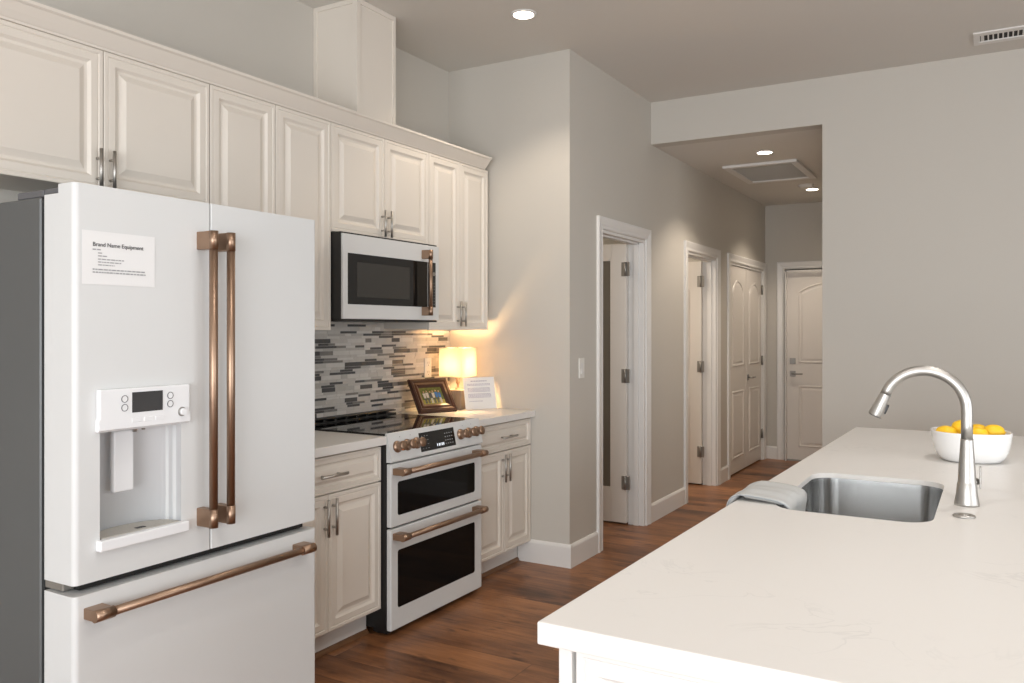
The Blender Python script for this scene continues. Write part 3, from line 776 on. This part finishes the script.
# light switch
t = thing('light_switch', 'white rocker light switch on the hallway wall near the kitchen corner', 'switch', (XH + .0005, 4.515, 1.167))
b = B(); box(b, 0, .006, -.036, .036, -.06, .06, .002, 2); obj('plate', b, PLASTIC, t, local=True)
b = B(); prism(b, [(.0055, -.033), (.011, -.033), (.006, .0), (.0065, .033), (.0055, .033)], 'y', -.016, .016); obj('rocker', b, TRIM, t, local=True)

# picture frame, leaning back on its easel
def leaning(t, th, sub):
    for o in sub: o.rotation_euler = (R(-th), 0, 0)
ang = math.atan2(4.059 - 3.805, -2.755 + 2.844)
t = thing('picture_frame', 'dark cherry wood picture frame holding a group photo beside the range cooktop', 'picture frame', (-2.8435, 3.807, .9165), ang)
W_, H_ = .268, .222
Rl = Matrix.Rotation(R(-33), 4, 'X')
b = B(); loops = []
for d, h in ((0, .002), (0, -.012), (.006, -.018), (.020, -.018), (.026, -.013), (.040, -.015), (.048, -.010), (.056, -.006), (.056, .002)):
    loops.append([b.verts.new((x, h, z)) for x, z in ((d, d), (W_ - d, d), (W_ - d, H_ - d), (d, H_ - d))])
for i in range(len(loops)):
    for q in range(4): b.faces.new((loops[i][q], loops[i][(q + 1) % 4], loops[(i + 1) % len(loops)][(q + 1) % 4], loops[(i + 1) % len(loops)][q]))
bmesh.ops.transform(b, matrix=Rl, verts=b.verts); obj('frame', b, FRAMEW, t, local=True)
b = B(); box(b, .004, W_ - .004, .002, .006, .004, H_ - .004)
bmesh.ops.transform(b, matrix=Rl, verts=b.verts); obj('backing', b, BLACK, t, local=True)
b = B(); prism(b, [(.075, 0), (.085, 0), (.148, .152), (.140, .156)], 'x', W_ / 2 - .02, W_ / 2 + .02)
for v in b.verts: v.co.y += .045
obj('easel_leg', b, BLACK, t, local=True)
PH = [mat('photo_foliage', (.16, .20, .03), .6, var=.9, vscale=60), mat('photo_light', (.65, .62, .56), .6, var=.3, vscale=50), mat('photo_blue', (.03, .18, .55), .6, var=.4, vscale=50),
      mat('photo_skin', (.55, .33, .22), .6, var=.2, vscale=50), mat('photo_dark', (.06, .07, .10), .6, var=.4, vscale=60), mat('photo_grass', (.42, .38, .06), .6, var=.6, vscale=70)]
b = B(); box(b, .054, W_ - .054, -.003, .001, .054, H_ - .054, mi=0); box(b, .056, W_ - .056, -.0034, -.003, .056, .085, mi=5)
for i, (x, hh, m1, m2) in enumerate(((.080, .085, 1, 4), (.101, .090, 1, 4), (.124, .084, 4, 1), (.143, .088, 1, 4), (.165, .092, 2, 4), (.186, .086, 2, 1))):
    z = .062
    box(b, x - .006, x - .001, -.0037, -.0034, z, z + hh * .42, mi=m2); box(b, x + .001, x + .006, -.0037, -.0034, z, z + hh * .42, mi=m2)
    prism(b, [(x - .007, z + hh * .4), (x + .007, z + hh * .4), (x + .010, z + hh * .78), (x - .010, z + hh * .78)], 'y', -.0038, -.0034, mi=m1)
    lathe(b, [(0, -.0003), (.0055, 0), (.0055, .0002), (0, .0004)], 12, mi=3, origin=(x, -.0036, z + hh * .88), M=Matrix.Rotation(R(90), 3, 'X'))
bmesh.ops.transform(b, matrix=Rl, verts=b.verts); obj('photo', b, PH, t, local=True)

# printed sheet in an acrylic stand
ang = math.atan2(.185, .11)
t = thing('information_sheet', 'white printed information sheet propped upright beside the lamp', 'paper', (-2.744, 4.143, .9165), ang)
Rl = Matrix.Rotation(R(-13), 4, 'X'); W_, H_ = .212, .196
b = B(); box(b, 0, W_, -.0008, .0008, .0005, H_); bmesh.ops.transform(b, matrix=Rl, verts=b.verts); obj('sheet', b, PAPER, t, local=True)
b = B(); words(b, .05, .170, .11, .006, -.001); bmesh.ops.transform(b, matrix=Rl, verts=b.verts); obj('heading', b, INKP, t, local=True)
b = B()
for z in (.153, .146, .128, .121, .114, .107, .092, .085, .078, .071): words(b, .025, z, .155, .0034, -.001)
words(b, .03, .048, .09, .0034, -.001)
bmesh.ops.transform(b, matrix=Rl, verts=b.verts); obj('printed_text', b, INKP, t, local=True)
b = B(); box(b, .06, W_ - .03, .004, .046, 0, .002); prism(b, [(.044, .002), (.046, .002), (.030, .10), (.028, .10)], 'x', .06, W_ - .03); obj('stand', b, PLASTIC, t, local=True)

# ------------------------------------------------------------------ island
IX0, IX1, IY0, IY1 = -.657, .62, 1.205, 4.415
def rrect(x0, x1, y0, y1, r, n=8):
    pts = []
    for cx, cy, a0 in ((x1 - r, y1 - r, 0), (x0 + r, y1 - r, 90), (x0 + r, y0 + r, 180), (x1 - r, y0 + r, 270)):
        for q in range(n + 1): a = R(a0 + 90 * q / n); pts.append((cx + r * math.cos(a), cy + r * math.sin(a)))
    return pts
b = B(); box(b, IX0, IX1, IY0, IY1, .877, .915, .003, 2)
# the near-left corner is slightly further out than the far-left one
for v in b.verts:
    if v.co.x < 0: v.co.x += (v.co.y - IY0) / (IY1 - IY0) * .060
ic = tag(obj('island_countertop', b, QUARTZ), 'long white quartz countertop of the kitchen island with undermount sink', 'countertop')
cb = B(); prism(cb, rrect(-.528, -.135, 2.295, 2.955, .075), 'z', .80, 1.0); cut(ic, cb)
cb = B(); prism(cb, rrect(-.557, -.106, 2.266, 2.984, .08), 'z', .80, .8995); cut(ic, cb)
# cabinet below, built of panels, open inside
t = thing('island_cabinet', 'white panelled island cabinet carrying the long countertop', 'cabinet', (0, 2.8, 0))
cx0, cx1, cy0, cy1 = -.626, .33, 1.235, 4.36
b = B(); th = .02
box(b, cx0, cx0 + th, cy0 + .02, cy1, .10, .876); box(b, cx1 - th, cx1, cy0 + .02, cy1, .001, .876); box(b, cx0, cx1, cy1 - th, cy1, .001, .876)
box(b, cx0 + th, cx1 - th, cy0 + .02, cy0 + .04, .001, .876); box(b, cx0 + .075, cx0 + .09, cy0 + .04, cy1, .001, .10); box(b, cx0 + th, cx1 - th, cy0 + .04, cy1 - th, .10, .118)
obj('body', b, TRIM, t)
b = B()
box(b, cx0 - .004, cx0 + .020, cy0 - .004, cy0 + .0195, .001, .876, .002, 1); obj('corner_trim', b, TRIM, t); b = B(); box(b, cx1 - .02, cx1 + .004, cy0 - .004, cy0 + .0195, .001, .876, .002, 1)
obj('corner_trim', b, TRIM, t)
bm = panel_front(0, (cx1 - cx0 - .05) / 2, .11, .872, 0, .9)
for k in range(2):
    bb = bm.copy(); w2 = (cx1 - cx0 - .05) / 2
    # turn the +x facing front to face -y
    bmesh.ops.transform(bb, matrix=Matrix.Translation((cx0 + .0255 + k * (w2 + .001), cy0 + .001, 0)) @ Matrix.Rotation(R(-90), 4, 'Z'), verts=bb.verts)
    obj('end_panel', bb, TRIM, t)
bm.free()
# doors on the aisle side (mostly hidden)
for k in range(5):
    if k == 2: pass
    y0 = cy0 + .03 + k * .618; bb = panel_front(-(y0 + .612), -y0, .128, .868, 0)
    bmesh.ops.transform(bb, matrix=Matrix.Translation((cx0 - .0005, 0, 0)) @ Matrix.Rotation(R(180), 4, 'Z'), verts=bb.verts)
    obj('door', bb, TRIM, t)

# sink
t = thing('sink', 'undermount stainless steel sink set in the island countertop', 'sink', (-.33, 2.625, .68))
b = B(); lv = []
for off, z, r in ((-.022, .8755, .09), (-.022, .8735, .09), (.0, .8735, .075), (.0, .8755, .075)): pass
outer = [(-.024, .899), (-.024, .8965), (-.004, .8965), (.004, .70), (.03, .668), (.06, .662)]
inner = [(.0, .8989), (.001, .88), (.006, .71), (.012, .69), (.032, .672), (.06, .668)]
def ring(off, z): return [b.verts.new((x, y, z)) for x, y in rrect(-.528 + off, -.135 - off, 2.295 + off, 2.955 - off, max(.075 - off * .6, .03))]
Lo = [ring(*p) for p in outer]; Li = [ring(*p) for p in inner]; Lt = ring(0, .899)
def br(A, C):
    n = len(A)
    for k in range(n): b.faces.new((A[k], A[(k + 1) % n], C[(k + 1) % n], C[k])).smooth = True
for i in range(len(Lo) - 1): br(Lo[i], Lo[i + 1])
for i in range(len(Li) - 1): br(Li[i], Li[i + 1])
br(Lo[0], Lt); b.faces.new(Lo[-1]); b.faces.new(Li[-1])
obj('basin', b, SINKM, t)
b = B(); lathe(b, [(0, .669), (.03, .669), (.042, .671), (.045, .6685), (0, .6685)], 28, origin=(-.33, 2.625, 0)); obj('drain', b, STEEL, t)

# faucet
t = thing('faucet', 'brushed steel gooseneck pull-down faucet standing behind the island sink', 'faucet', (-.067, 2.605, .9155))
b = B(); lathe(b, [(0, 0), (.0315, 0), (.0315, .004), (.027, .03), (.0245, .058), (.0235, .060), (.0225, .066), (.0205, .11), (.0175, .15), (.0158, .178), (.0158, .182), (0, .182)], 36)
obj('body', b, FAUC, t, local=True)
b = B(); pts = [(0, 0, .182), (0, 0, .22)]; cx, cz, Rr = -.106, .262, .106
for k in range(0, 25):
    a = R(160 * k / 24); pts.append((cx + Rr * math.cos(a), 0, cz + Rr * math.sin(a)))
sweep(b, pts, .0147, 24); obj('neck', b, FAUC, t, local=True)
e = Vector(pts[-1]); d = (Vector(pts[-1]) - Vector(pts[-2])).normalized()
b = B(); sweep(b, [e - d * .0, e + d * .001, e + d * .03, e + d * .066, e + d * .069], [.0147, .0148, .0175, .0205, .0198], 24); hd = obj('spray_head', b, FAUC, t, local=True)
b = B(); sweep(b, [e + d * .0692, e + d * .0705], .0175, 20); obj('nozzle', b, GASKET, hd, local=True)
nn = Vector((-d.z, 0, d.x)); nn = nn if nn.x > 0 else -nn
b = B(); c0 = e + d * .040 + nn * .0185
box(b, -.004, .004, -.006, .006, -.014, .014, .002, 2, rot=Matrix.Translation(c0) @ Matrix.Rotation(math.atan2(-d.x, -d.z), 4, 'Y')); obj('spray_button', b, BLACK, hd, local=True)
b = B(); cyl(b, (0.010, .012, .062), (.022, .030, .062), .0115, .0105, 20); box(b, .030, .0345, .010, .034, .045, .105, .002, 2, rot=None); cyl(b, (.020, .026, .062), (.031, .026, .062), .007)
obj('lever', b, FAUC, t, local=True)
t = thing('air_switch', 'small round brushed steel air switch cap on the countertop in front of the faucet', 'button', (-.069, 2.437, .9155))
b = B(); lathe(b, [(0, 0), (.026, 0), (.027, .002), (.024, .0055), (.017, .006), (.016, .0045), (0, .0045)], 32); obj('flange', b, FAUC, t, local=True)
b = B(); lathe(b, [(0, .0045), (.013, .0045), (.012, .0065), (0, .0068)], 28); obj('button', b, STEEL, t, local=True)

# towel draped over the counter edge into the sink
def towel():
    bm = B(); path = [(-.500, .80), (-.494, .86), (-.487, .895), (-.489, .912), (-.502, .924), (-.528, .930), (-.565, .932), (-.605, .933), (-.636, .932), (-.655, .917), (-.661, .888), (-.661, .84), (-.662, .76), (-.664, .66)]
    # resample smoothly
    P2 = []
    for i in range(len(path) - 1):
        for q in range(3):
            t_ = q / 3; P2.append((path[i][0] * (1 - t_) + path[i + 1][0] * t_, path[i][1] * (1 - t_) + path[i + 1][1] * t_))
    P2.append(path[-1])
    for _ in range(3):
        P2 = [P2[0]] + [((P2[i - 1][0] + 2 * P2[i][0] + P2[i + 1][0]) / 4, (P2[i - 1][1] + 2 * P2[i][1] + P2[i + 1][1]) / 4) for i in range(1, len(P2) - 1)] + [P2[-1]]
    n = len(P2); NY = 28; y0, y1 = 2.340, 2.590
    def nrm(i):
        a = P2[max(i - 1, 0)]; c = P2[min(i + 1, n - 1)]; d = Vector((c[0] - a[0], c[1] - a[1])).normalized(); return Vector((d.y, -d.x))
    prof = []
    top, bot = [], []
    for i in range(n):
        nr = nrm(i); rt, rb = [], []
        if nr.y < 0 and .2 < i / n < .7: nr = -nr
        for j in range(NY + 1):
            s = j / NY; y = y0 + (y1 - y0) * s + .006 * math.sin(i * .35)
            edge = min(1, min(s, 1 - s) * 7); edge = math.sqrt(edge * (2 - edge)) if edge < 1 else 1
            wv = .0022 * math.sin(s * 9 + i * .25) + .0015 * math.sin(s * 23 + 1)
            off = (wv + .003) * edge
            x, z = P2[i]
            out = Vector((0, 1)) if abs(x + .56) < .06 else (Vector((1, 0)) if x > -.5 else Vector((-1, 0)))
            out = (out + Vector(((x + .56) * 8, 0))).normalized() if z > .9 else Vector((1, 0)) if x > -.55 else Vector((-1, 0))
            rt.append(bm.verts.new((x + out.x * off, y, z + out.y * off)))
            th = .0145 * (.25 + .75 * edge)
            rb.append(bm.verts.new((x - out.x * th, y, z - out.y * th)))
        top.append(rt); bot.append(rb)
    for i in range(n - 1):
        for j in range(NY):
            bm.faces.new((top[i][j], top[i][j + 1], top[i + 1][j + 1], top[i + 1][j])).smooth = True
            bm.faces.new((bot[i][j], bot[i + 1][j], bot[i + 1][j + 1], bot[i][j + 1])).smooth = True
        bm.faces.new((top[i][0], top[i + 1][0], bot[i + 1][0], bot[i][0])).smooth = True
        bm.faces.new((top[i][NY], bot[i][NY], bot[i + 1][NY], top[i + 1][NY])).smooth = True
    for i in (0, n - 1):
        for j in range(NY): bm.faces.new((top[i][j], top[i][j + 1], bot[i][j + 1], bot[i][j]))
    return bm, [(v[0].co.copy() + u_[0].co * 0) for v, u_ in zip(top, bot)], [v[0].co.copy() for v in bot]
tb, etop, ebot = towel()
tw = thing('towel', 'folded light grey towel draped over the island counter edge into the sink', 'towel', (-.56, 2.48, .9155))
obj('cloth', tb, TOWEL, tw)
b = B(); mid = [tuple(a * .45 + c * .55 + Vector((0, -.0012, 0))) for a, c in zip(etop, ebot)]
sweep(b, mid[3:-1], .0016, 8); obj('hem', b, PIPING, tw)

# bowl of lemons
def superell(rx, ry, z, n=48, p=2.5, ox=0):
    out = []
    for k in range(n):
        a = 2 * math.pi * k / n; c_, s_ = math.cos(a), math.sin(a)
        out.append((rx * math.copysign(abs(c_) ** (2 / p), c_), ry * math.copysign(abs(s_) ** (2 / p), s_), z))
    return out
BX, BY = -.078, 3.50
b = B(); lv = []
prof = [(.0001, .006), (.078, .006), (.084, .001), (.088, 0), (.098, .005), (.110, .018), (.120, .040), (.1265, .070), (.130, .095), (.1315, .108), (.1305, .110), (.1275, .110), (.1262, .107), (.123, .085), (.117, .05), (.105, .024), (.085, .014), (.0001, .012)]
for r, z in prof: lv.append([b.verts.new(p) for p in superell(r, r * .96, z)])
for i in range(len(lv) - 1):
    for k in range(48): b.faces.new((lv[i][k], lv[i][(k + 1) % 48], lv[i + 1][(k + 1) % 48], lv[i + 1][k])).smooth = True
bmesh.ops.remove_doubles(b, verts=b.verts, dist=.0004)
bo = obj('bowl', b, CERAM); bo.location = (BX, BY, .9155); bo.rotation_euler = (0, 0, R(12)); tag(bo, 'white rounded-square ceramic bowl of lemons on the far end of the island', 'bowl')
def lemon_bm():
    b = B(); pr = []
    for k in range(17):
        t_ = k / 16; x = -.042 + .084 * t_
        r = .029 * math.sqrt(max(0, 1 - ((x) / .0385) ** 2)) if abs(x) < .0365 else 0
        r = max(r, .005 * (1 if 0 < k < 16 else 0) ) if k not in (0, 16) else 0
        pr.append((r, x))
    lathe(b, pr, 24); return b
le = obj('lemon', lemon_bm(), LEMON)
LEM = [((-.080, -.012, .096), (90, 10, 80), 'lemon at the left side of the white bowl, low and partly hidden by the rim'),
       ((-.028, .030, .116), (90, -8, 100), 'lemon heaped highest just left of the faucet neck in the white bowl'),
       ((.022, -.038, .100), (88, 5, 75), 'lemon showing just right of the faucet neck in the white bowl'),
       ((.074, .020, .106), (90, 12, 105), 'large lemon at the right side of the white bowl'),
       ((.022, .088, .098), (90, 10, 90), 'lemon at the far side of the white bowl behind the others'),
       ((-.015, .0, .043), (90, 0, 70), 'lemon in the middle of the white bowl under the top ones')]
for i, (p, r, lb) in enumerate(LEM):
    o = le if i == 0 else le.copy()
    if i: COL.objects.link(o)
    o.location = (BX + p[0], BY + p[1], .9155 + p[2]); o.rotation_euler = tuple(R(a) for a in r); tag(o, lb, 'lemon', 'lemons in the white bowl')

# ------------------------------------------------------------------ ceiling fittings
t = thing('ceiling_vent', 'long white slotted air vent in the high ceiling near the far wall', 'vent', (-.105, 5.365, ZC - .0005))
b = B(); W_ = 1.2
box(b, 0, .02, -.108, .108, -.008, 0); box(b, W_ - .02, W_, -.108, .108, -.008, 0); box(b, .02, W_ - .02, -.108, -.058, -.008, 0); box(b, .02, W_ - .02, .058, .108, -.008, 0)
obj('frame', b, TRIM, t, local=True)
b = B(); box(b, .02, W_ - .02, -.058, .058, -.0015, 0); obj('backing', b, DARK, t, local=True)  # near-black sheet paints the shade seen between the louvres
x = .036; k = 0
b = B()
while x < W_ - .03:
    wd = .007 if (k % 9) else .016
    box(b, x, x + wd, -.058, .058, -.0045, -.0015); x += wd + .017; k += 1
box(b, .02, .032, -.058, .058, -.007, -.0015)
obj('louvres', b, TRIM, t, local=True)
t = thing('return_air_grille', 'large square return air grille with white frame in the hallway ceiling', 'vent', (-1.64, 7.15, ZH - .0005))
b = B(); hx, hy, fw = .295, .42, .055
for x0, x1_, y0, y1 in ((-hx, hx, -hy, -hy + fw), (-hx, hx, hy - fw, hy), (-hx, -hx + fw, -hy + fw, hy - fw), (hx - fw, hx, -hy + fw, hy - fw)):
    box(b, x0, x1_, y0, y1, -.022, 0, .003, 1)
obj('frame', b, TRIM, t, local=True)
b = B(); box(b, -hx + fw, hx - fw, -hy + fw, hy - fw, -.008, 0)
y = -hy + fw + .008
while y < hy - fw - .01:
    box(b, -hx + fw, hx - fw, y, y + .008, -.012, -.008); y += .02
obj('louvre_panel', b, GRILLE, t, local=True)
t = thing('smoke_detector', 'small round cream smoke detector on the hallway ceiling past the return grille', 'smoke detector', (-1.51, 7.99, ZH - .0005))
b = B(); lathe(b, [(0, 0), (.062, 0), (.062, -.010), (.055, -.026), (.03, -.032), (0, -.033)], 32); obj('housing', b, PLASTIC, t, local=True)
b = B(); lathe(b, [(.063, -.001), (.07, -.001), (.07, -.007), (.063, -.007)], 32); obj('base_ring', b, PLASTIC, t, local=True)
